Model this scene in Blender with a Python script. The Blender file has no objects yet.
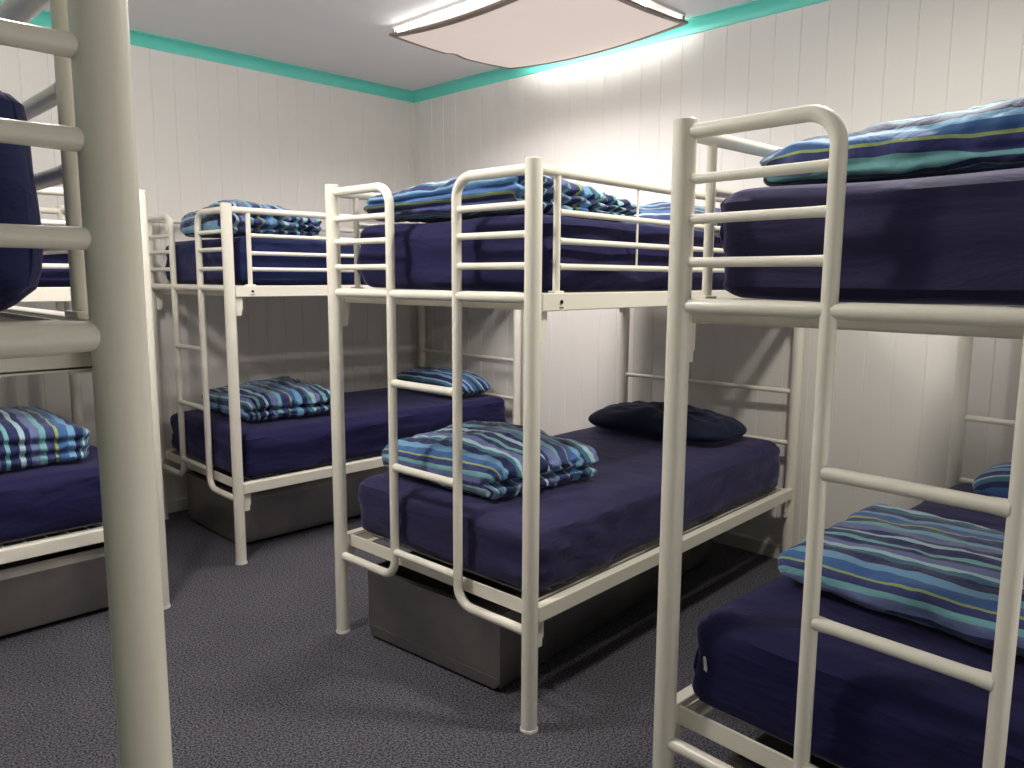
import bpy, bmesh, math, random
from mathutils import Vector, Matrix, noise
sc = bpy.context.scene
COL = sc.collection
PI = math.pi

# ------------------------------------------------------------------ helpers
def s2l(c):
    return tuple((x/255/12.92 if x/255 <= .04045 else ((x/255+.055)/1.055)**2.4) for x in c) + (1,)

def mat(name, col, rough=.5, metal=0, spec=.5, sheen=0, coat=0):
    m = bpy.data.materials.new(name); m.use_nodes = True
    b = m.node_tree.nodes['Principled BSDF']
    b.inputs['Base Color'].default_value = col
    b.inputs['Roughness'].default_value = rough
    b.inputs['Metallic'].default_value = metal
    b.inputs['Specular IOR Level'].default_value = spec
    if sheen:
        b.inputs['Sheen Weight'].default_value = sheen
        b.inputs['Sheen Roughness'].default_value = .5
    if coat: b.inputs['Coat Weight'].default_value = coat
    return m, m.node_tree.nodes, m.node_tree.links, b

def bump_noise(m, scale, strength, dist=.002, detail=4, stretch=None, coord='Object'):
    mm, N, L, b = m
    tc = N.new('ShaderNodeTexCoord'); n = N.new('ShaderNodeTexNoise')
    n.inputs['Scale'].default_value = scale; n.inputs['Detail'].default_value = detail
    if stretch:
        mp = N.new('ShaderNodeMapping'); mp.inputs['Scale'].default_value = stretch
        L.new(tc.outputs[coord], mp.inputs['Vector']); L.new(mp.outputs[0], n.inputs['Vector'])
    else: L.new(tc.outputs[coord], n.inputs['Vector'])
    bp = N.new('ShaderNodeBump'); bp.inputs['Strength'].default_value = strength; bp.inputs['Distance'].default_value = dist
    L.new(n.outputs['Fac'], bp.inputs['Height']); L.new(bp.outputs[0], b.inputs['Normal'])
    return n

def link(o, parent=None):
    COL.objects.link(o)
    if parent: o.parent = parent
    return o

def obj(name, bm, m, parent=None, smooth=True, recalc=True):
    if recalc: bmesh.ops.recalc_face_normals(bm, faces=bm.faces)
    me = bpy.data.meshes.new(name); bm.to_mesh(me); bm.free()
    me.materials.append(m)
    if smooth:
        for p in me.polygons: p.use_smooth = True
        me.set_sharp_from_angle(angle=math.radians(38))
    return link(bpy.data.objects.new(name, me), parent)

def tag(o, label, cat, group=None):
    o['label'] = label; o['category'] = cat
    if group: o['group'] = group
    return o

def empty(name, loc, rz):
    o = bpy.data.objects.new(name, None); o.empty_display_size = .1
    o.location = loc; o.rotation_euler = (0, 0, rz)
    return link(o)

def copy_tree(o, parent=None):
    c = o.copy(); COL.objects.link(c); c.parent = parent
    for ch in list(o.children): copy_tree(ch, c)
    return c

def add_box(bm, lo, hi, bev=0):
    g = bmesh.ops.create_cube(bm, size=1)['verts']
    for v in g:
        v.co = Vector([lo[i] + (v.co[i]+.5)*(hi[i]-lo[i]) for i in range(3)])
    if bev:
        es = list({e for v in g for e in v.link_edges})
        bmesh.ops.bevel(bm, geom=es, offset=bev, segments=2, affect='EDGES', profile=.5)

def fillet(pts, r, n=7):
    pts = [Vector(p) for p in pts]; out = [pts[0]]
    for i in range(1, len(pts)-1):
        a, b, c = pts[i-1], pts[i], pts[i+1]
        d1 = (a-b).normalized(); d2 = (c-b).normalized()
        ang = d1.angle(d2)
        if abs(ang-PI) < .02: out.append(b); continue
        t = min(r/math.tan(ang/2), (a-b).length*.48, (c-b).length*.48); rr = t*math.tan(ang/2)
        p1 = b+d1*t; p2 = b+d2*t
        bis = (d1+d2).normalized(); ctr = b+bis*(rr/math.sin(ang/2))
        v1 = p1-ctr; v2 = p2-ctr; tot = v1.angle(v2); ax = v1.cross(v2).normalized()
        for k in range(n+1): out.append(ctr+Matrix.Rotation(tot*k/n, 3, ax) @ v1)
    out.append(pts[-1]); return out

def add_tube(bm, pts, r, seg=16, fil=0, cap=True, flare=0):
    """a tube along pts; flare widens the last 3 cm towards both welded ends"""
    if fil: pts = fillet(pts, fil)
    pts = [Vector(p) for p in pts]
    if flare and len(pts) == 2:
        a, b = pts; d = (b-a).normalized(); pts = [a, a+d*.012, a+d*.035, b-d*.035, b-d*.012, b]
        rad = [r*(1+flare), r*(1+flare*.7), r, r, r*(1+flare*.7), r*(1+flare)]
    else: rad = [r]*len(pts)
    rings = []; t0 = (pts[1]-pts[0]).normalized()
    up = Vector((0, 0, 1)) if abs(t0.z) < .9 else Vector((1, 0, 0))
    nrm = t0.cross(up).normalized(); prev = t0
    for i, p in enumerate(pts):
        if i == 0: t = t0
        elif i == len(pts)-1: t = (pts[i]-pts[i-1]).normalized()
        else: t = ((pts[i+1]-p).normalized()+(p-pts[i-1]).normalized()).normalized()
        ax = prev.cross(t)
        if ax.length > 1e-6: nrm = Matrix.Rotation(prev.angle(t), 3, ax.normalized()) @ nrm
        prev = t; bi = t.cross(nrm).normalized()
        rings.append([bm.verts.new(p+(nrm*math.cos(2*PI*k/seg)+bi*math.sin(2*PI*k/seg))*rad[i]) for k in range(seg)])
    for a, b in zip(rings, rings[1:]):
        for k in range(seg): bm.faces.new((a[k], a[(k+1) % seg], b[(k+1) % seg], b[k]))
    if cap: bm.faces.new(rings[0][::-1]); bm.faces.new(rings[-1])

def add_lathe(bm, prof, seg=28, center=(0, 0)):
    rings = [[bm.verts.new((center[0]+r*math.cos(2*PI*k/seg), center[1]+r*math.sin(2*PI*k/seg), z)) for k in range(seg)] for r, z in prof]
    for a, b in zip(rings, rings[1:]):
        for k in range(seg): bm.faces.new((a[k], a[(k+1) % seg], b[(k+1) % seg], b[k]))
    bm.faces.new(rings[0][::-1]); bm.faces.new(rings[-1])

def add_prism(bm, poly, axis, a, b):
    """extrude a 2-D polygon along axis (0 x, 1 y, 2 z) from a to b"""
    def P(p, t):
        c = list(p); c.insert(axis, t); return c
    A = [bm.verts.new(P(p, a)) for p in poly]; B = [bm.verts.new(P(p, b)) for p in poly]
    n = len(poly)
    for k in range(n): bm.faces.new((A[k], A[(k+1) % n], B[(k+1) % n], B[k]))
    bm.faces.new(A[::-1]); bm.faces.new(B)

def nz(x, y=0, z=0, o=3):
    return noise.fractal(Vector((x, y, z)), 1.0, 2.0, o)

def sstep(a, b, x):
    t = max(0, min(1, (x-a)/(b-a))); return t*t*(3-2*t)

# ------------------------------------------------------------------ materials
WALL = mat('wall_paint', (.80, .765, .725, 1), .55, spec=.3); bump_noise(WALL, 60, .05, .001)
GREEN = mat('green_wall_paint', (.26, .33, .29, 1), .55, spec=.3)
CEIL = mat('ceiling_paint', (.90, .89, .89, 1), .8, spec=.2)
TEAL = mat('turquoise_gloss_paint', s2l((104, 214, 197)), .35)
SKIRT = mat('skirting_paint', (.66, .64, .60, 1), .4)
STEEL = mat('cream_powder_coat', (.83, .785, .68, 1), .32, spec=.5, coat=.15)
bump_noise(STEEL, 90, .03, .0006)
CAPM = mat('white_plastic', (.72, .70, .66, 1), .5)
BOLT = mat('dark_bolt', (.03, .03, .03, 1), .4, metal=.8)
MESH = mat('deck_wire', (.62, .60, .55, 1), .4)
STICK = mat('grey_sticker', (.32, .32, .33, 1), .6)
WHITE = mat('white_tag', (.75, .75, .75, 1), .7)

CARPET = mat('carpet_loop', (.05, .048, .06, 1), 1, spec=.1)
def _carpet():
    m, N, L, b = CARPET
    tc = N.new('ShaderNodeTexCoord')
    v = N.new('ShaderNodeTexVoronoi'); v.inputs['Scale'].default_value = 240
    n = N.new('ShaderNodeTexNoise'); n.inputs['Scale'].default_value = 155; n.inputs['Detail'].default_value = 2
    n2 = N.new('ShaderNodeTexNoise'); n2.inputs['Scale'].default_value = 2.5; n2.inputs['Detail'].default_value = 3
    for t in (v, n, n2): L.new(tc.outputs['Object'], t.inputs['Vector'])
    r = N.new('ShaderNodeValToRGB')
    r.color_ramp.elements[0].position = .36; r.color_ramp.elements[0].color = (.026, .0255, .032, 1)
    r.color_ramp.elements[1].position = .64; r.color_ramp.elements[1].color = (.19, .182, .212, 1)
    L.new(n.outputs['Fac'], r.inputs['Fac'])
    mx = N.new('ShaderNodeMix'); mx.data_type = 'RGBA'; mx.blend_type = 'MULTIPLY'; mx.inputs['Factor'].default_value = .35
    L.new(r.outputs['Color'], mx.inputs['A']); L.new(n2.outputs['Fac'], mx.inputs['B'])
    L.new(mx.outputs['Result'], b.inputs['Base Color'])
    bp = N.new('ShaderNodeBump'); bp.inputs['Strength'].default_value = .6; bp.inputs['Distance'].default_value = .004
    L.new(v.outputs['Distance'], bp.inputs['Height']); L.new(bp.outputs[0], b.inputs['Normal'])
_carpet()

def fabric(name, col, str_=.42):
    m = mat(name, col, .75, spec=.16, sheen=.32)
    m[3].inputs['Sheen Tint'].default_value = (.62, .58, 1, 1); m[3].inputs['Sheen Roughness'].default_value = .35
    _, N, L, b = m
    tc = N.new('ShaderNodeTexCoord')
    n1 = N.new('ShaderNodeTexNoise'); n1.inputs['Scale'].default_value = 5; n1.inputs['Detail'].default_value = 5; n1.inputs['Distortion'].default_value = .6
    mp = N.new('ShaderNodeMapping'); mp.inputs['Scale'].default_value = (1.0, .8, 3.2); mp.inputs['Rotation'].default_value = (.15, .1, .3)
    L.new(tc.outputs['Object'], mp.inputs['Vector']); L.new(mp.outputs[0], n1.inputs['Vector'])
    bp = N.new('ShaderNodeBump'); bp.inputs['Strength'].default_value = str_; bp.inputs['Distance'].default_value = .03
    L.new(n1.outputs['Fac'], bp.inputs['Height'])
    n2 = N.new('ShaderNodeTexNoise'); n2.inputs['Scale'].default_value = 500
    L.new(tc.outputs['Object'], n2.inputs['Vector'])
    bp2 = N.new('ShaderNodeBump'); bp2.inputs['Strength'].default_value = .08; bp2.inputs['Distance'].default_value = .001
    L.new(n2.outputs['Fac'], bp2.inputs['Height']); L.new(bp.outputs[0], bp2.inputs['Normal'])
    L.new(bp2.outputs[0], b.inputs['Normal'])
    return m
NAVY = fabric('navy_sheet', (.0135, .0125, .058, 1))
BLUE = fabric('blue_navy_sheet', (.014, .020, .080, 1))
PURP = fabric('faded_navy_sheet', (.030, .026, .074, 1))
DARKP = fabric('dark_navy_pillowcase', (.010, .015, .036, 1), .35)

def stripes(name, order, period):
    m = mat(name, (.1, .1, .3, 1), .7, spec=.3, sheen=.2)
    _, N, L, b = m
    at = N.new('ShaderNodeAttribute'); at.attribute_name = 'stripe'
    md = N.new('ShaderNodeMath'); md.operation = 'MULTIPLY'; md.inputs[1].default_value = 1/period
    fr = N.new('ShaderNodeMath'); fr.operation = 'FRACT'
    L.new(at.outputs['Fac'], md.inputs[0]); L.new(md.outputs[0], fr.inputs[0])
    r = N.new('ShaderNodeValToRGB'); cr = r.color_ramp; cr.interpolation = 'CONSTANT'
    tot = sum(w for _, w in order); p = 0
    for i, (c, w) in enumerate(order):
        e = cr.elements[0] if i == 0 else (cr.elements[1] if i == 1 else cr.elements.new(p/tot))
        e.position = p/tot; e.color = s2l(c); p += w
    L.new(fr.outputs[0], r.inputs['Fac']); L.new(r.outputs['Color'], b.inputs['Base Color'])
    tc = N.new('ShaderNodeTexCoord'); n = N.new('ShaderNodeTexNoise'); n.inputs['Scale'].default_value = 11; n.inputs['Detail'].default_value = 4
    n.inputs['Distortion'].default_value = .8
    L.new(tc.outputs['Object'], n.inputs['Vector'])
    bp = N.new('ShaderNodeBump'); bp.inputs['Strength'].default_value = .45; bp.inputs['Distance'].default_value = .025
    L.new(n.outputs['Fac'], bp.inputs['Height']); L.new(bp.outputs[0], b.inputs['Normal'])
    return m
nv, aq, sl, pa, ind, li, bl, sk, te = (32,40,88), (116,172,176), (102,114,158), (164,194,204), (52,58,112), (152,170,104), (60,98,152), (112,158,194), (60,110,130)
ST = stripes('striped_duvet_cover', [(nv,8),(pa,4),(nv,5),(sl,8),(aq,6),(ind,8),(li,2.5),(bl,8),(sk,7),(nv,8),(te,5),(pa,4),(sl,7),(nv,5),(aq,4)], .36)
SP = stripes('striped_pillowcase', [(nv,8),(sk,5),(ind,6),(pa,3),(bl,8),(nv,5),(te,5),(pa,3)], .17)

SHEET = mat('galvanised_steel', (.30, .29, .28, 1), .36, metal=.9, spec=.5)
def _sheet():
    m, N, L, b = SHEET
    tc = N.new('ShaderNodeTexCoord'); n = N.new('ShaderNodeTexNoise'); n.inputs['Scale'].default_value = 3.5; n.inputs['Detail'].default_value = 5
    L.new(tc.outputs['Object'], n.inputs['Vector'])
    r = N.new('ShaderNodeValToRGB')
    r.color_ramp.elements[0].position = .3; r.color_ramp.elements[0].color = (.25, .245, .245, 1)
    r.color_ramp.elements[1].position = .75; r.color_ramp.elements[1].color = (.46, .425, .385, 1)
    L.new(n.outputs['Fac'], r.inputs['Fac']); L.new(r.outputs['Color'], b.inputs['Base Color'])
    r2 = N.new('ShaderNodeMapRange'); r2.inputs['To Min'].default_value = .26; r2.inputs['To Max'].default_value = .44
    L.new(n.outputs['Fac'], r2.inputs['Value']); L.new(r2.outputs[0], b.inputs['Roughness'])
_sheet()

def emit(name, col, base, strength):
    m = mat(name, base, .6)
    m[3].inputs['Emission Color'].default_value = col; m[3].inputs['Emission Strength'].default_value = strength
    return m
DIFF = emit('warm_diffuser_acrylic', (1, .83, .745, 1), (.30, .27, .25, 1), .35)
TUBE = emit('fluorescent_tube', (1, .98, .95, 1), (.8, .8, .8, 1), 13)
RIM = mat('bronze_edge_trim', (.21, .165, .135, 1), .4)
TRAY = mat('lamp_tray_white', (.8, .8, .79, 1), .5)

# ------------------------------------------------------------------ room
XR, YB, XL, YF, ZC = 3.553, 4.50, -.86, -1.0, 2.66
def struct(o): o['kind'] = 'structure'; return o

def vj_wall(name, length, phase, h=ZC, pitch=.1255, thick=.09):
    """boards with V-grooves: front face at y=0 looking to -y, running along x from 0 to length"""
    bm = bmesh.new(); pts = [(0, 0)]; s = phase % pitch
    while s < length-.01:
        if s > .01: pts += [(s-.003, 0), (s, .0032), (s+.003, 0)]
        s += pitch
    pts += [(length, 0), (length, thick), (0, thick)]
    add_prism(bm, pts, 2, 0, h)
    return struct(obj(name, bm, WALL[0], smooth=False))
w = vj_wall('wall_back', XR-XL+.0, 1.74-XL); w.location = (XL, YB, 0)
# right wall: local x runs along -y from the back corner
w = vj_wall('wall_right', YB-YF, YB-1.796); w.location = (XR, YB, 0); w.rotation_euler = (0, 0, -PI/2)
w = vj_wall('wall_left', YB-YF, .05); w.location = (XL, YF, 0); w.rotation_euler = (0, 0, PI/2); w.data.materials[0] = GREEN[0]
w = vj_wall('wall_front', XR-XL, .05); w.location = (XR, YF, 0); w.rotation_euler = (0, 0, PI)
bm = bmesh.new(); add_box(bm, (XL-.1, YF-.1, -.08), (XR+.1, YB+.1, 0)); struct(obj('floor', bm, CARPET[0], smooth=False))
bm = bmesh.new(); add_box(bm, (XL-.1, YF-.1, ZC), (XR+.1, YB+.1, ZC+.08)); struct(obj('ceiling', bm, CEIL[0], smooth=False))
def cove(name, length):
    bm = bmesh.new()      # section in (y,z): wall at y=0, ceiling at z=ZC, room towards -y
    d, h = .046, .066
    poly = [(0, ZC), (-d, ZC), (-d, ZC-.006)]
    for k in range(1, 7):
        a = k/7*PI/2
        poly.append((-d+(d-.006)*math.sin(a)*1.0, ZC-.006-(h-.012)*(1-math.cos(a))))
    poly += [(-.006, ZC-h+.006), (-.006, ZC-h), (0, ZC-h)]
    add_prism(bm, poly, 0, 0, length)
    return struct(obj(name, bm, TEAL[0]))
c = cove('trim_1', XR-XL); c.location = (XL, YB, 0)
c = cove('trim_2', YB-YF); c.location = (XR, YB, 0); c.rotation_euler = (0, 0, -PI/2)
def skirting(name, length):
    bm = bmesh.new(); add_prism(bm, [(0, 0), (-.014, 0), (-.014, .064), (-.009, .073), (0, .073)], 0, 0, length)
    return struct(obj(name, bm, SKIRT[0], smooth=False))
c = skirting('baseboard_back', XR-XL); c.location = (XL, YB, 0)
c = skirting('baseboard_right', YB-YF); c.location = (XR, YB, 0); c.rotation_euler = (0, 0, -PI/2)

# ------------------------------------------------------------------ ceiling light with sagging diffuser
LX0, LX1, LY0, LY1 = 2.545, 3.445, 2.20, 3.425
lamp = empty('ceiling_light', ((LX0+LX1)/2, (LY0+LY1)/2, ZC), 0)
tag(lamp, 'flat rectangular ceiling light with sagging pinkish diffuser and brown edge trim by the turquoise cornice', 'ceiling light')
HX, HY = (LX1-LX0)/2, (LY1-LY0)/2
def sag(x, y):          # x,y in -1..1, depth below ceiling
    z = -.040 - .030*(1-x*x)*.55 - .033*(1-y*y) - .030*(1-x*x)*(1-y*y)
    if y > .5: z += .012*math.exp(-((x+.02)/.10)**2)*sstep(.5, 1, y)
    return z
def sheet(x0, x1, y0, y1, nx, ny, th, dz=0):
    bm = bmesh.new(); T = []; B = []
    for i in range(nx+1):
        T.append([]); B.append([])
        for j in range(ny+1):
            x = x0+(x1-x0)*i/nx; y = y0+(y1-y0)*j/ny; z = sag(x, y)+dz
            T[i].append(bm.verts.new((x*HX, y*HY, z))); B[i].append(bm.verts.new((x*HX, y*HY, z-th)))
    for i in range(nx):
        for j in range(ny):
            bm.faces.new((T[i][j], T[i+1][j], T[i+1][j+1], T[i][j+1])); bm.faces.new((B[i][j], B[i][j+1], B[i+1][j+1], B[i+1][j]))
    for i in range(nx):
        for j in (0, ny): bm.faces.new((T[i][j], T[i+1][j], B[i+1][j], B[i][j]))
    for j in range(ny):
        for i in (0, nx): bm.faces.new((T[i][j], T[i][j+1], B[i][j+1], B[i][j]))
    return bm
obj('diffuser', sheet(-.94, .94, -.97, .97, 24, 28, .004), DIFF[0], lamp)
for a in ((-1, -.935, -1, 1, 2, 28), (.935, 1, -1, 1, 2, 28), (-.935, .935, -1, -.965, 24, 2), (-.935, .935, .965, 1, 24, 2)):
    obj('edge_trim', sheet(*a, .011, .003), RIM[0], lamp)
bm = bmesh.new(); add_box(bm, (-HX+.01, -HY+.01, -.014), (HX-.01, HY-.01, 0)); obj('tray', bm, TRAY[0], lamp, smooth=False)
for x in (-.42, -.15, .15, .42):
    bm = bmesh.new(); add_tube(bm, [(x, -HY+.04, -.026), (x, HY-.04, -.026)], .008, 12); obj('fluorescent_tube', bm, TUBE[0], lamp)
for x, y in ((-1, -1), (1, -1), (-1, 1), (1, 1)):
    bm = bmesh.new(); add_lathe(bm, [(.006, -.052), (.007, -.046), (.007, -.012)], 12, (x*(HX-.018), y*(HY-.018))); obj('corner_stud', bm, RIM[0], lamp)

# ------------------------------------------------------------------ bunk bed
W, L, H = .9686, 1.8732, 1.70
ZD = 1.314                       # level of the upper end tube
RP = .025
S1, S2 = .314, .640              # ladder stiles
def make_bed():
    root = empty('bunk_bed', (0, 0, 0), 0)
    st = STEEL[0]
    for u in (0, L):
        for v in (0, W):
            bm = bmesh.new(); add_lathe(bm, [(RP, .004), (RP, H-.003), (RP-.003, H)], 28, (u, v)); p = obj('post', bm, st, root)
            bm = bmesh.new(); add_lathe(bm, [(RP+.003, 0), (RP+.003, .006), (RP+.001, .010)], 28, (u, v)); obj('foot_cap', bm, CAPM[0], p)
    # two bent hoops at the foot: their long sides are the stiles of the ladder
    for v0, vs, s in ((RP-.004, S1, 1), (W-RP+.004, S2, -1)):
        bm = bmesh.new()
        add_tube(bm, [(0, v0, 1.672), (0, vs, 1.672), (0, vs, .312), (0, v0, .312)], .0155, 16, fil=.062)
        hp = obj('ladder_hoop', bm, st, root)
        for z in (1.576, 1.494, 1.405):
            bm = bmesh.new(); add_tube(bm, [(0, v0, z), (0, vs-s*.010, z)], .0105, 14, flare=.06); obj('rung', bm, st, hp)
    bm = bmesh.new()
    for a, b in ((RP-.004, S1-.008), (S1+.008, S2-.008), (S2+.008, W-RP+.004)): add_tube(bm, [(0, a, ZD), (0, b, ZD)], .0165, 16, flare=-.15)
    obj('end_tube', bm, st, root)
    for z in (1.010, .714, .405):
        bm = bmesh.new(); add_tube(bm, [(0, S1+.009, z), (0, S2-.009, z)], .0135, 14, flare=.16); obj('ladder_rung', bm, st, root)
    # head end
    for z, r in ((1.672, .0155), (1.494, .0105), (ZD, .0165), (.848, .0115), (.602, .0115)):
        bm = bmesh.new(); add_tube(bm, [(L, RP-.004, z), (L, W-RP+.004, z)], r, 14, flare=.1); obj('head_rung', bm, st, root)
    for z1, hgt in ((.391, .050), (1.328, .052)):
        for v, s in ((0, 1), (W, -1)):
            bm = bmesh.new()
            add_box(bm, (RP-.003, v-s*.020 if s > 0 else v-.012, z1-hgt), (L-RP+.003, v+.012 if s > 0 else v+.020, z1), .003)
            add_box(bm, (RP+.01, v+.010*s if s > 0 else v-.036, z1-hgt), (L-RP-.01, v+.036 if s > 0 else v-.010, z1-hgt+.004))
            rail = obj('side_rail', bm, st, root, smooth=False)
            for u, t in ((RP-.002, 1), (L-RP+.002, -1)):
                bm = bmesh.new(); zz = z1-hgt+.001
                add_prism(bm, [(u, zz), (u+t*.036, zz), (u+t*.036, zz-.060), (u+t*.030, zz-.066), (u+t*.030, zz-.088), (u, zz-.088)], 1, v-.004, v+.004)
                o = obj('hook_bracket', bm, st, rail, smooth=False)
        for u0, u1 in ((.034, .042), (L-.042, L-.034)):
            bm = bmesh.new()
            add_box(bm, (u0, .012, z1-hgt+.002), (u1, W-.012, z1-.004), .002)
            add_box(bm, (u0 if u0 < 1 else u1-.034, .012, z1-hgt+.002), (u0+.034 if u0 < 1 else u1, W-.012, z1-hgt+.006))
            obj('end_rail', bm, st, root, smooth=False)
        bm = bmesh.new(); zt = z1-.004
        k = .09
        while k < W-.06: add_box(bm, (.12, k-.002, zt-.004), (L-.12, k+.002, zt)); k += .052
        k = .10
        while k < L-.09: add_box(bm, (k-.0025, .062, zt-.009), (k+.0025, W-.062, zt-.004)); k += .072
        for t in (.030, W-.030): add_box(bm, (.036, t-.0018, zt-.004), (L-.036, t+.0018, zt+.002))
        obj('wire_deck', bm, MESH[0], root, smooth=False)
    for v, s in ((0, 1), (W, -1)):
        bm = bmesh.new(); add_tube(bm, [(RP-.004, v, 1.672), (L-RP+.004, v, 1.672)], .0150, 16)
        g = obj('guard_rail', bm, st, root)
        for z in (1.560, 1.478, 1.404):
            bm = bmesh.new(); add_tube(bm, [(.112, v, z), (L-.112, v, z)], .0095, 12, flare=.1); obj('bar', bm, st, g)
        for u in (.103, L-.103):
            bm = bmesh.new(); add_tube(bm, [(u, v, 1.326), (u, v, 1.662)], .0110, 14)
            add_box(bm, (u-.022, v-.013, 1.327), (u+.022, v+.013, 1.334), .002)
            up = obj('upright', bm, st, g)
            bm = bmesh.new(); add_tube(bm, [(u, v-s*.019, 1.302), (u, v-s*.0235, 1.302)], .006, 10); add_box(bm, (u-.009, v-s*.020-.002, 1.285), (u+.009, v-s*.020+.002, 1.287))
            obj('bolt', bm, BOLT[0], up)
        bm = bmesh.new(); add_tube(bm, [(L/2-.42, v, 1.404), (L/2-.42, v, 1.666)], .004, 8); obj('tie_rod', bm, st, g)
    return root

FR = {'M': (1.1626-L, 3.1875, 0), 'A': (1.6061, 1.5053, math.radians(1.9328)), 'B': (1.6278, 3.4358, math.radians(-.6149)),
      'D': (1.3954, -.0521, math.radians(-2.4207)), 'C': (1.1626, 3.1875+W, PI), 'E': (.2640, .7960, math.radians(89.7))}
LAB = {'A': 'cream steel bunk bed in the middle, navy pillow on its lower mattress',
       'B': 'cream steel bunk bed in the far corner behind the middle bunk',
       'C': 'cream steel bunk bed at the left, half hidden behind the thick foreground post',
       'D': 'large cream steel bunk bed nearest on the right, its ladder cropped by the frame',
       'E': 'cream steel bunk bed closest at left, one thick foreground post and cropped rungs'}
proto = make_bed()
beds = {}
for k in 'ABDCE':
    b = proto if k == 'A' else copy_tree(proto)
    x, y, a = FR[k]; b.location = (x, y, 0); b.rotation_euler = (0, 0, a)
    tag(b, LAB[k], 'bunk bed', 'bunk beds of the dormitory'); beds[k] = b
bm = bmesh.new(); add_box(bm, (.232, W+.0195, 1.296), (.272, W+.0215, 1.324))
def on_bed(k, u, v, z):
    x, y, a = FR[k]; return Vector((x+u*math.cos(a)-v*math.sin(a), y+u*math.sin(a)+v*math.cos(a), z))
stk = obj('sticker', bm, STICK[0], beds['C'], smooth=False)

# ------------------------------------------------------------------ soft things
def place(o, k, u, v, z):
    o.location = on_bed(k, u, v, z); o.rotation_euler = (0, 0, FR[k][2]); return o

def cube_grid(nx, ny, nzz):
    """surface grid of a cube in -1..1 as dict of points and quads"""
    bm = bmesh.new(); V = {}
    def vert(i, j, k):
        if (i, j, k) not in V: V[(i, j, k)] = bm.verts.new((2*i/nx-1, 2*j/ny-1, 2*k/nzz-1))
        return V[(i, j, k)]
    for i in range(nx):
        for j in range(ny):
            for k in (0, nzz): bm.faces.new([vert(*q) for q in ((i, j, k), (i+1, j, k), (i+1, j+1, k), (i, j+1, k))])
    for i in range(nx):
        for k in range(nzz):
            for j in (0, ny): bm.faces.new([vert(*q) for q in ((i, j, k), (i+1, j, k), (i+1, j, k+1), (i, j, k+1))])
    for j in range(ny):
        for k in range(nzz):
            for i in (0, nx): bm.faces.new([vert(*q) for q in ((i, j, k), (i, j+1, k), (i, j+1, k+1), (i, j, k+1))])
    return bm

def rounded(p, h, r):
    """map a point of the unit cube surface to a rounded box of half sizes h and radius r"""
    q = Vector([p[i]*h[i] for i in range(3)])
    inner = Vector([max(-h[i]+r, min(h[i]-r, q[i])) for i in range(3)])
    d = q-inner
    # spread the points of the corner zone evenly over the round
    m = max(abs(p[0]*1.0), abs(p[1]), abs(p[2]))
    if d.length > 1e-6:
        return inner + d.normalized()*r, d.normalized()
    return q, Vector((0, 0, 0))

def mattress(k, z0, z1, m, label, seed, r=.052, tagpos=None, amp=1):
    low = z0 < 1
    u0, u1, v0, v1 = (.052, 1.815, .026, .940) if low else (.072, 1.80, .038, .930)
    bm = cube_grid(72, 40, 14); h = ((u1-u0)/2, (v1-v0)/2, (z1-z0)/2)
    for v in bm.verts:
        p = Vector([math.copysign(1-(1-abs(c))**1.7, c) for c in v.co]); q, n = rounded(p, (h[0], h[1], h[2]*1.6), r); q.z /= 1.6
        if n.length < .5:
            ax = max(range(3), key=lambda i: abs(p[i])); n = Vector((0, 0, 0)); n[ax] = 1 if p[ax] > 0 else -1
        side = 1-abs(n.z)
        # stretched sheet: shallow pull creases on the sides, a gentle dip on top
        f = amp*.010*nz(q.x*2.2+seed*7, q.y*2.2, q.z*9, 3)*(.45+side)
        s = (q.x if abs(n.y) > abs(n.x) else q.y)
        f += amp*side*.0045*math.sin(52*(q.z+.12*math.sin(s*2+seed))+6*nz(s*1.6+seed, q.z*3))
        q = q+n*f
        if p.z > .9: q.z += .010*nz(q.x*1.3+seed, q.y*1.6+3, 0, 2)
        if side > .6: q += n*(.010*(1-(q.z/h[2])**2))
        q.z += h[2]
        v.co = q
    o = obj('mattress', bm, m[0])
    place(o, k, (u0+u1)/2, (v0+v1)/2, z0)
    tag(o, label, 'mattress', 'mattresses in dark blue fitted sheets')
    if tagpos:
        bm = bmesh.new(); add_prism(bm, [(-.005, 0), (.006, .004), (.004, .03), (.008, .052), (.002, .056), (-.006, .03)], 0, 0, .0016)
        t = obj('care_tag', bm, WHITE[0], o, smooth=False); t.location = (-(h[0]-r)-r*.96-.012, h[1]-r+r*.25, .080); t.rotation_euler = (0, 0, math.radians(-14)); t['label'] = 'small white care tag'
    return o

def finish_stripes(bm, name, m, svals):
    bmesh.ops.recalc_face_normals(bm, faces=bm.faces)
    me = bpy.data.meshes.new(name); bm.verts.index_update(); bm.to_mesh(me); bm.free(); me.materials.append(m[0])
    for p in me.polygons: p.use_smooth = True
    at = me.attributes.new('stripe', 'FLOAT', 'POINT'); at.data.foreach_set('value', svals)
    return link(bpy.data.objects.new(name, me))

def bilin(C, s, t):
    """corners C: (u0v0, u1v0, u1v1, u0v1)"""
    return [(C[0][i]*(1-s)+C[1][i]*s)*(1-t)+(C[3][i]*(1-s)+C[2][i]*s)*t for i in (0, 1)]

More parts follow.
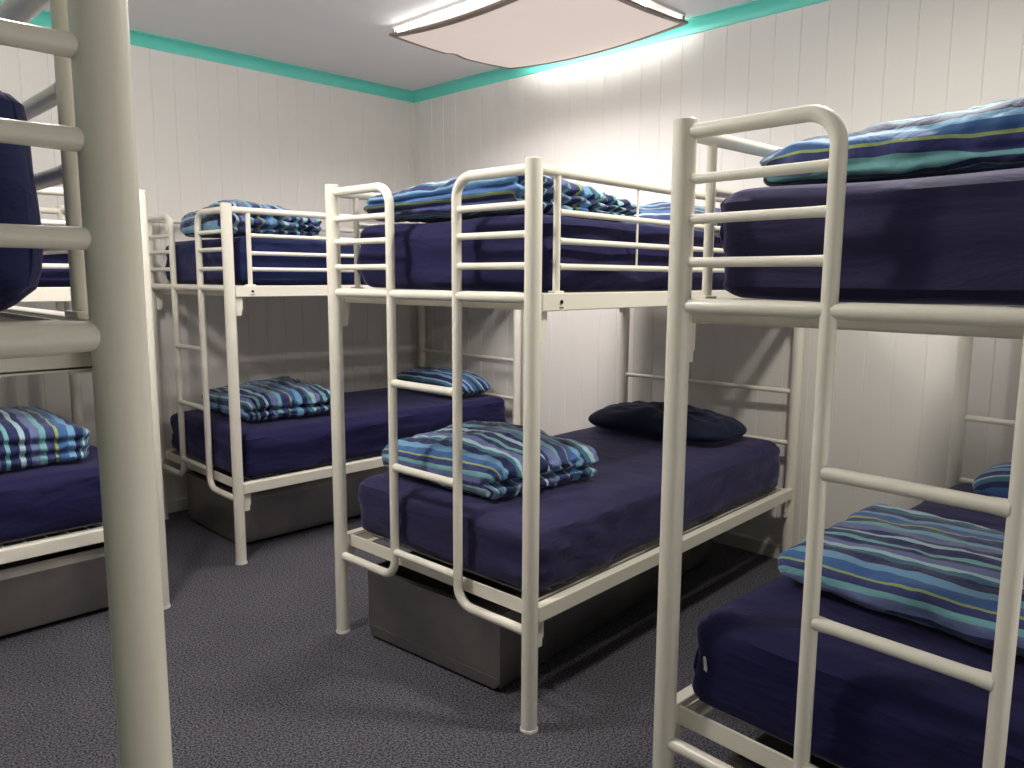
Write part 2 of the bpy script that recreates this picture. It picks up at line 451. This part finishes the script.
def duvet(k, C, z0, hts, label, group, seed, grooves=(.5,), gdepth=.05, ruffle=.010, r=.05, phase=0, wr=.012, front_groove=0, slant=0):
    """folded duvet on bed k. C = footprint corners, hts = heights at the four corners + crown at the centre.
    The folded layers show on the v0 side; stripes run along v."""
    bm = cube_grid(56, 64, 18); S = []
    cu = sum(c[0] for c in C)/4; cv = sum(c[1] for c in C)/4
    du = (C[1][0]-C[0][0]+C[2][0]-C[3][0])/2; dv = (C[3][1]-C[0][1]+C[2][1]-C[1][1])/2
    hm = sum(hts[:4])/4+hts[4]; h = (du/2, dv/2, hm/2)
    for v in bm.verts:
        p = v.co.copy(); q, n = rounded(p, h, min(r, hm*.499))
        if n.length < .5:
            ax = max(range(3), key=lambda i: abs(p[i])); n = Vector((0, 0, 0)); n[ax] = 1 if p[ax] > 0 else -1
        zr = q.z/hm+.5; s = q.x/du+.5; t = q.y/dv+.5
        off = Vector((0, 0, 0))
        sv = max(0, -n.y); sf = max(0, -n.x); ss = max(0, abs(n.x))
        for g in grooves:
            gz = g+.05*nz(s*3+seed, g*9)
            w = math.exp(-((zr-gz)/.075)**2)
            off.y += w*gdepth*(sv**.6)*(.75+.5*nz(s*6+seed, 2.2))
            off -= Vector((n.x, 0, 0))*w*front_groove*ss
        # gathers along the fold edge
        if sv > .05: off += n*ruffle*sv*(math.sin(s*du*95+seed+3*nz(s*5, zr*3+seed))+.6*nz(s*18+seed, zr*6))
        off += n*(wr*nz(q.x*7+seed*3, q.y*7, q.z*9, 4)+.006*nz(q.x*22, q.y*12+seed, q.z*22))
        uu, vv = bilin(C, s, t)
        ht = (hts[0]*(1-s)+hts[1]*s)*(1-t)+(hts[3]*(1-s)+hts[2]*s)*t + hts[4]*(1-(2*s-1)**2)*(1-(2*t-1)**2)
        z = zr*ht
        # stripe coordinate: along u over the top, then down the front and the back
        a = sstep(.10*.6/du, 0, s)*(hm-zr*hm)
        S.append(phase+uu-a+sstep(1-.06/du, 1, s)*(hm-zr*hm)+.008*nz(uu*6+seed, vv*6)+slant*vv)
        z += off.z
        v.co = Vector((uu-cu+off.x, vv-cv+off.y, max(z, .0)))
    o = finish_stripes(bm, 'folded_duvet', ST, S)
    place(o, k, cu, cv, z0); return tag(o, label, 'duvet', group)

def pillow(k, C, z0, th, m, label, seed, along='u', phase=0, striped=True, tilt=0):
    n = 44; bm = bmesh.new(); S = []; cu = sum(c[0] for c in C)/4; cv = sum(c[1] for c in C)/4
    G = [[[None]*(n+1) for _ in range(n+1)] for _ in (0, 1)]
    for side in (0, 1):
        for i in range(n+1):
            for j in range(n+1):
                if side == 1 and (i in (0, n) or j in (0, n)): G[1][i][j] = G[0][i][j]; continue
                x, y = 2*i/n-1, 2*j/n-1
                x = math.copysign(1-(1-abs(x))**1.35, x); y = math.copysign(1-(1-abs(y))**1.35, y)
                pin = 1-.13*y**6; piny = 1-.13*x**6
                uu, vv = bilin(C, .5+.5*x*pin, .5+.5*y*piny)
                f = max(0, (1-abs(x)**2.6)*(1-abs(y)**2.6))**.5
                f *= 1+.13*nz(x*1.5+seed, y*1.5, side*3)
                z = th*(.30+.70*f) if side == 0 else th*.30*(1-min(1, f*1.8))
                if side == 0: z += f*.012*nz(x*4+seed, y*4, 1)
                z += tilt*(.5+.5*x)
                G[side][i][j] = bm.verts.new((uu-cu, vv-cv, z))
                S.append(phase+(uu if along == 'u' else vv)+.01*nz(uu*5+seed, vv*5)+(z*.5 if side == 0 else 0))
    for side in (0, 1):
        for i in range(n):
            for j in range(n):
                q = [G[side][i][j], G[side][i+1][j], G[side][i+1][j+1], G[side][i][j+1]]
                if len(set(q)) == 4 and not (side == 1 and all(G[0][a][b] == G[1][a][b] for a, b in ((i, j), (i+1, j), (i+1, j+1), (i, j+1)))): bm.faces.new(q)
    o = finish_stripes(bm, 'pillow', m, S)
    place(o, k, cu, cv, z0); return tag(o, label, 'pillow', 'pillows at the head ends')

ZL, ZU = .392, 1.329
mattress('A', ZL, .618, PURP, 'lower mattress of the middle bunk in a navy sheet, under a dark navy pillow', 1, r=.06)
mattress('A', ZU, 1.556, NAVY, 'upper mattress of the middle bunk in a navy sheet, behind the white guard rails', 2)
mattress('B', ZL, .618, NAVY, 'lower mattress of the far corner bunk, carrying a striped pillow and a folded duvet', 3)
mattress('B', ZU, 1.556, BLUE, 'upper mattress of the far corner bunk, bright blue sheet under a bulky rolled duvet', 4)
mattress('C', ZL+.004, .622, NAVY, 'lower mattress at the left edge, above the steel box with a lighter rim', 5)
mattress('C', ZU, 1.556, NAVY, 'upper mattress glimpsed between rungs left of the thick foreground post', 6)
mattress('D', ZL, .620, NAVY, 'lower mattress nearest on the right with a small white tag at its corner', 7, r=.06, tagpos=True)
mattress('D', ZU, 1.556, PURP, 'large upper mattress nearest on the right in a faded purple navy sheet', 8, r=.05)
mattress('E', ZU, 1.566, BLUE, 'rounded blue upper mattress cut off by the left edge behind the nearest rungs', 9, r=.06, amp=.25)

GD = 'folded blue striped duvets'
duvet('A', [(.12, .26), (.65, .22), (.68, .84), (.12, .90)], .632, (.13, .11, .15, .10, .055),
      'plump folded striped duvet at the ladder end of the middle lower bunk', GD, 11, grooves=(.42,), gdepth=.06, phase=.05, r=.06)
duvet('A', [(.075, .12), (.72, .10), (.72, .84), (.075, .90)], 1.570, (.125, .06, .10, .09, .055),
      'folded striped duvet on the upper mattress of the middle bunk', GD, 12, grooves=(.35, .68), gdepth=.045, front_groove=.03, phase=.165, r=.05)
duvet('B', [(.18, .24), (.71, .16), (.70, .78), (.18, .83)], .632, (.12, .12, .15, .10, .03),
      'folded striped duvet on the lower mattress of the far corner bunk', GD, 13, grooves=(.45,), gdepth=.06, phase=.12, r=.055)
duvet('B', [(.03, .10), (.57, .08), (.58, .68), (.03, .65)], 1.570, (.16, .09, .12, .10, .055),
      'bulky rolled striped duvet on top of the far corner bunk, below the plain back wall', GD, 14, grooves=(.30, .64), gdepth=.07, ruffle=.014, phase=.3, r=.07)
duvet('D', [(.27, .06), (.78, .05), (.88, .88), (.33, .90)], .632, (.075, .10, .11, .075, .02),
      'flat folded striped duvet with a wide aqua stripe on the nearest lower bunk at right', GD, 15, grooves=(.5,), gdepth=.03, ruffle=.004, phase=.20, r=.045, wr=.006)
duvet('D', [(.20, .05), (.95, .05), (.95, .90), (.15, .91)], 1.570, (.13, .16, .11, .08, .035),
      'large striped duvet with a lime stripe on the nearest upper bunk at right', GD, 16, grooves=(.30,), gdepth=.05, front_groove=.012, phase=.055, r=.06, wr=.018)
# bed C is turned round: its near side is v = W, so the folds are turned with the corners
duvet('M', [(1.02, .16), (1.695, .16), (1.68, .80), (1.02, .80)], .632, (.17, .13, .15, .16, .045),
      'thick striped duvet folded in layers on the lower bunk at the left edge', GD, 17, grooves=(.36, .70), gdepth=.03, ruffle=.006, phase=.03, r=.045, wr=.006)
duvet('M', [(.95, .20), (1.58, .22), (1.56, .74), (.95, .74)], 1.570, (.10, .08, .08, .10, .02),
      'dark striped duvet corner on the upper bunk behind the nearest left rungs', GD, 18, grooves=(.4,), gdepth=.04, phase=.1, r=.04)

pillow('A', [(1.37, .15), (1.75, .13), (1.76, .87), (1.36, .88)], .632, .128, DARKP, 'dark navy pillow without stripes on the middle lower bunk', 21, striped=False)
pillow('A', [(1.16, .14), (1.62, .12), (1.66, .80), (1.18, .80)], 1.570, .12, SP, 'pale blue striped pillow on the upper mattress of the middle bunk', 22, phase=.05)
pillow('B', [(1.44, .12), (1.80, .10), (1.81, .80), (1.46, .84)], .632, .15, SP, 'blue striped pillow on the far corner lower bunk, seen through the middle ladder', 23)
pillow('D', [(1.42, .12), (1.79, .12), (1.80, .80), (1.44, .81)], .632, .15, SP, 'blue striped pillow at the right edge on the nearest lower bunk', 24)

# ------------------------------------------------------------------ steel boxes under the beds
def steel_box(label, first=[None]):
    if first[0]:
        root = copy_tree(first[0])
    else:
        root = empty('storage_box', (0, 0, 0), 0); first[0] = root
        u0, u1, v0, v1, z0, z1 = .10, 1.72, .200, .850, .018, .274
        t = .003
        bm = bmesh.new()
        add_box(bm, (u0, v0, z0), (u1, v1, z0+t)); add_box(bm, (u1-t, v0, z0), (u1, v1, z1))
        for v in (v0, v1-t): add_box(bm, (u0, v, z0), (u1, v+t, z1))
        obj('body', bm, SHEET[0], root, smooth=False)
        # front panel with chamfered lower corners and a pressed crease
        bm = bmesh.new()
        add_prism(bm, [(v0-.004, z1), (v1+.004, z1), (v1+.004, z0+.022), (v1-.020, z0-.006), (v0+.020, z0-.006), (v0-.004, z0+.022)], 0, u0-.006, u0)
        add_box(bm, (u0-.0075, v0+.004, z0+.030), (u0-.005, v1-.004, z0+.034))
        add_box(bm, (u0-.0085, v0-.004, z1-.006), (u0+.016, v1+.004, z1+.002), .001)
        obj('front_panel', bm, SHEET[0], root, smooth=False)
        for v, s in ((v0, -1), (v1, 1)):
            bm = bmesh.new()
            add_prism(bm, [(v, z1+.003), (v+s*.006, z1+.003), (v+s*.022, z1-.030), (v+s*.022, z1-.036), (v, z1-.036)], 0, u0+.004, u1)
            obj('rim_flange', bm, SHEET[0], root, smooth=False)
        for u in (.35, 1.5):
            for v in (.28, .79):
                bm = bmesh.new(); add_lathe(bm, [(.012, 0), (.014, .002), (.014, .016), (.010, .0185)], 14, (u, v)); obj('glide_foot', bm, BOLT[0], root)
    return tag(root, label, 'storage box', 'steel boxes under the bunks')
for k, lab in (('A', 'dark grey steel storage box under the middle bunk'), ('B', 'grey steel storage box under the far corner bunk'),
               ('C', 'long steel storage box at the left edge with a lighter rim'), ('D', 'steel storage box at the bottom right under the nearest bunk')):
    b = steel_box(lab); b.location = on_bed(k, 0, 0, 0); b.rotation_euler = (0, 0, FR[k][2]+(math.radians(3.5) if k == 'A' else 0))

# ------------------------------------------------------------------ light
def area(name, loc, sx, sy, power, col, rot=(0, 0, 0)):
    l = bpy.data.lights.new(name, 'AREA'); l.shape = 'RECTANGLE'; l.size = sx; l.size_y = sy; l.energy = power; l.color = col
    o = bpy.data.objects.new(name, l); o.location = loc; o.rotation_euler = rot; return link(o)
area('ceiling_light_glow', (2.74, (LY0+LY1)/2, ZC-.15), .36, 1.10, 16.5, (1, .94, .93)).data.spread = math.radians(152)
def bulb(name, loc, power, radius, col):
    l = bpy.data.lights.new(name, 'POINT'); l.energy = power; l.shadow_soft_size = radius; l.color = col
    link(bpy.data.objects.new(name, l)).location = loc
area('aisle_lamp', (2.12, .77, 2.55), .12, .16, 19, (1, .955, .86))
bulb('centre_lamp', (.54, 2.30, 2.42), 45, .10, (1, .955, .90))
area('front_fill_light', (1.6, YF+.03, 1.2), 2.8, 2.0, 9, (1, .98, .94), (PI/2+math.radians(16), 0, 0))  # added soft fill along the unseen front wall
wd = bpy.data.worlds.new('world'); sc.world = wd; wd.use_nodes = True
wd.node_tree.nodes['Background'].inputs['Color'].default_value = (.02, .02, .02, 1)

# ------------------------------------------------------------------ camera
yaw, pitch, roll = math.radians(45.3518), math.radians(7.8279), math.radians(.3112)
F = Vector((math.sin(yaw)*math.cos(pitch), math.cos(yaw)*math.cos(pitch), -math.sin(pitch)))
R = Vector((math.cos(yaw), -math.sin(yaw), 0)); U = R.cross(F)
R2 = R*math.cos(roll)+U*math.sin(roll); U2 = -R*math.sin(roll)+U*math.cos(roll)
cam = bpy.data.cameras.new('camera'); cam.sensor_width = 36; cam.lens = 772.31/1024*36; cam.clip_start = .02
co = bpy.data.objects.new('camera', cam); link(co)
co.matrix_world = Matrix(((R2.x, U2.x, -F.x, 0), (R2.y, U2.y, -F.y, 0), (R2.z, U2.z, -F.z, 1.3709), (0, 0, 0, 1)))
sc.camera = co
sc.view_settings.view_transform = 'Standard'; sc.view_settings.look = 'None'
sc.view_settings.exposure = .60; sc.view_settings.gamma = 1; sc.view_settings.use_curve_mapping = False
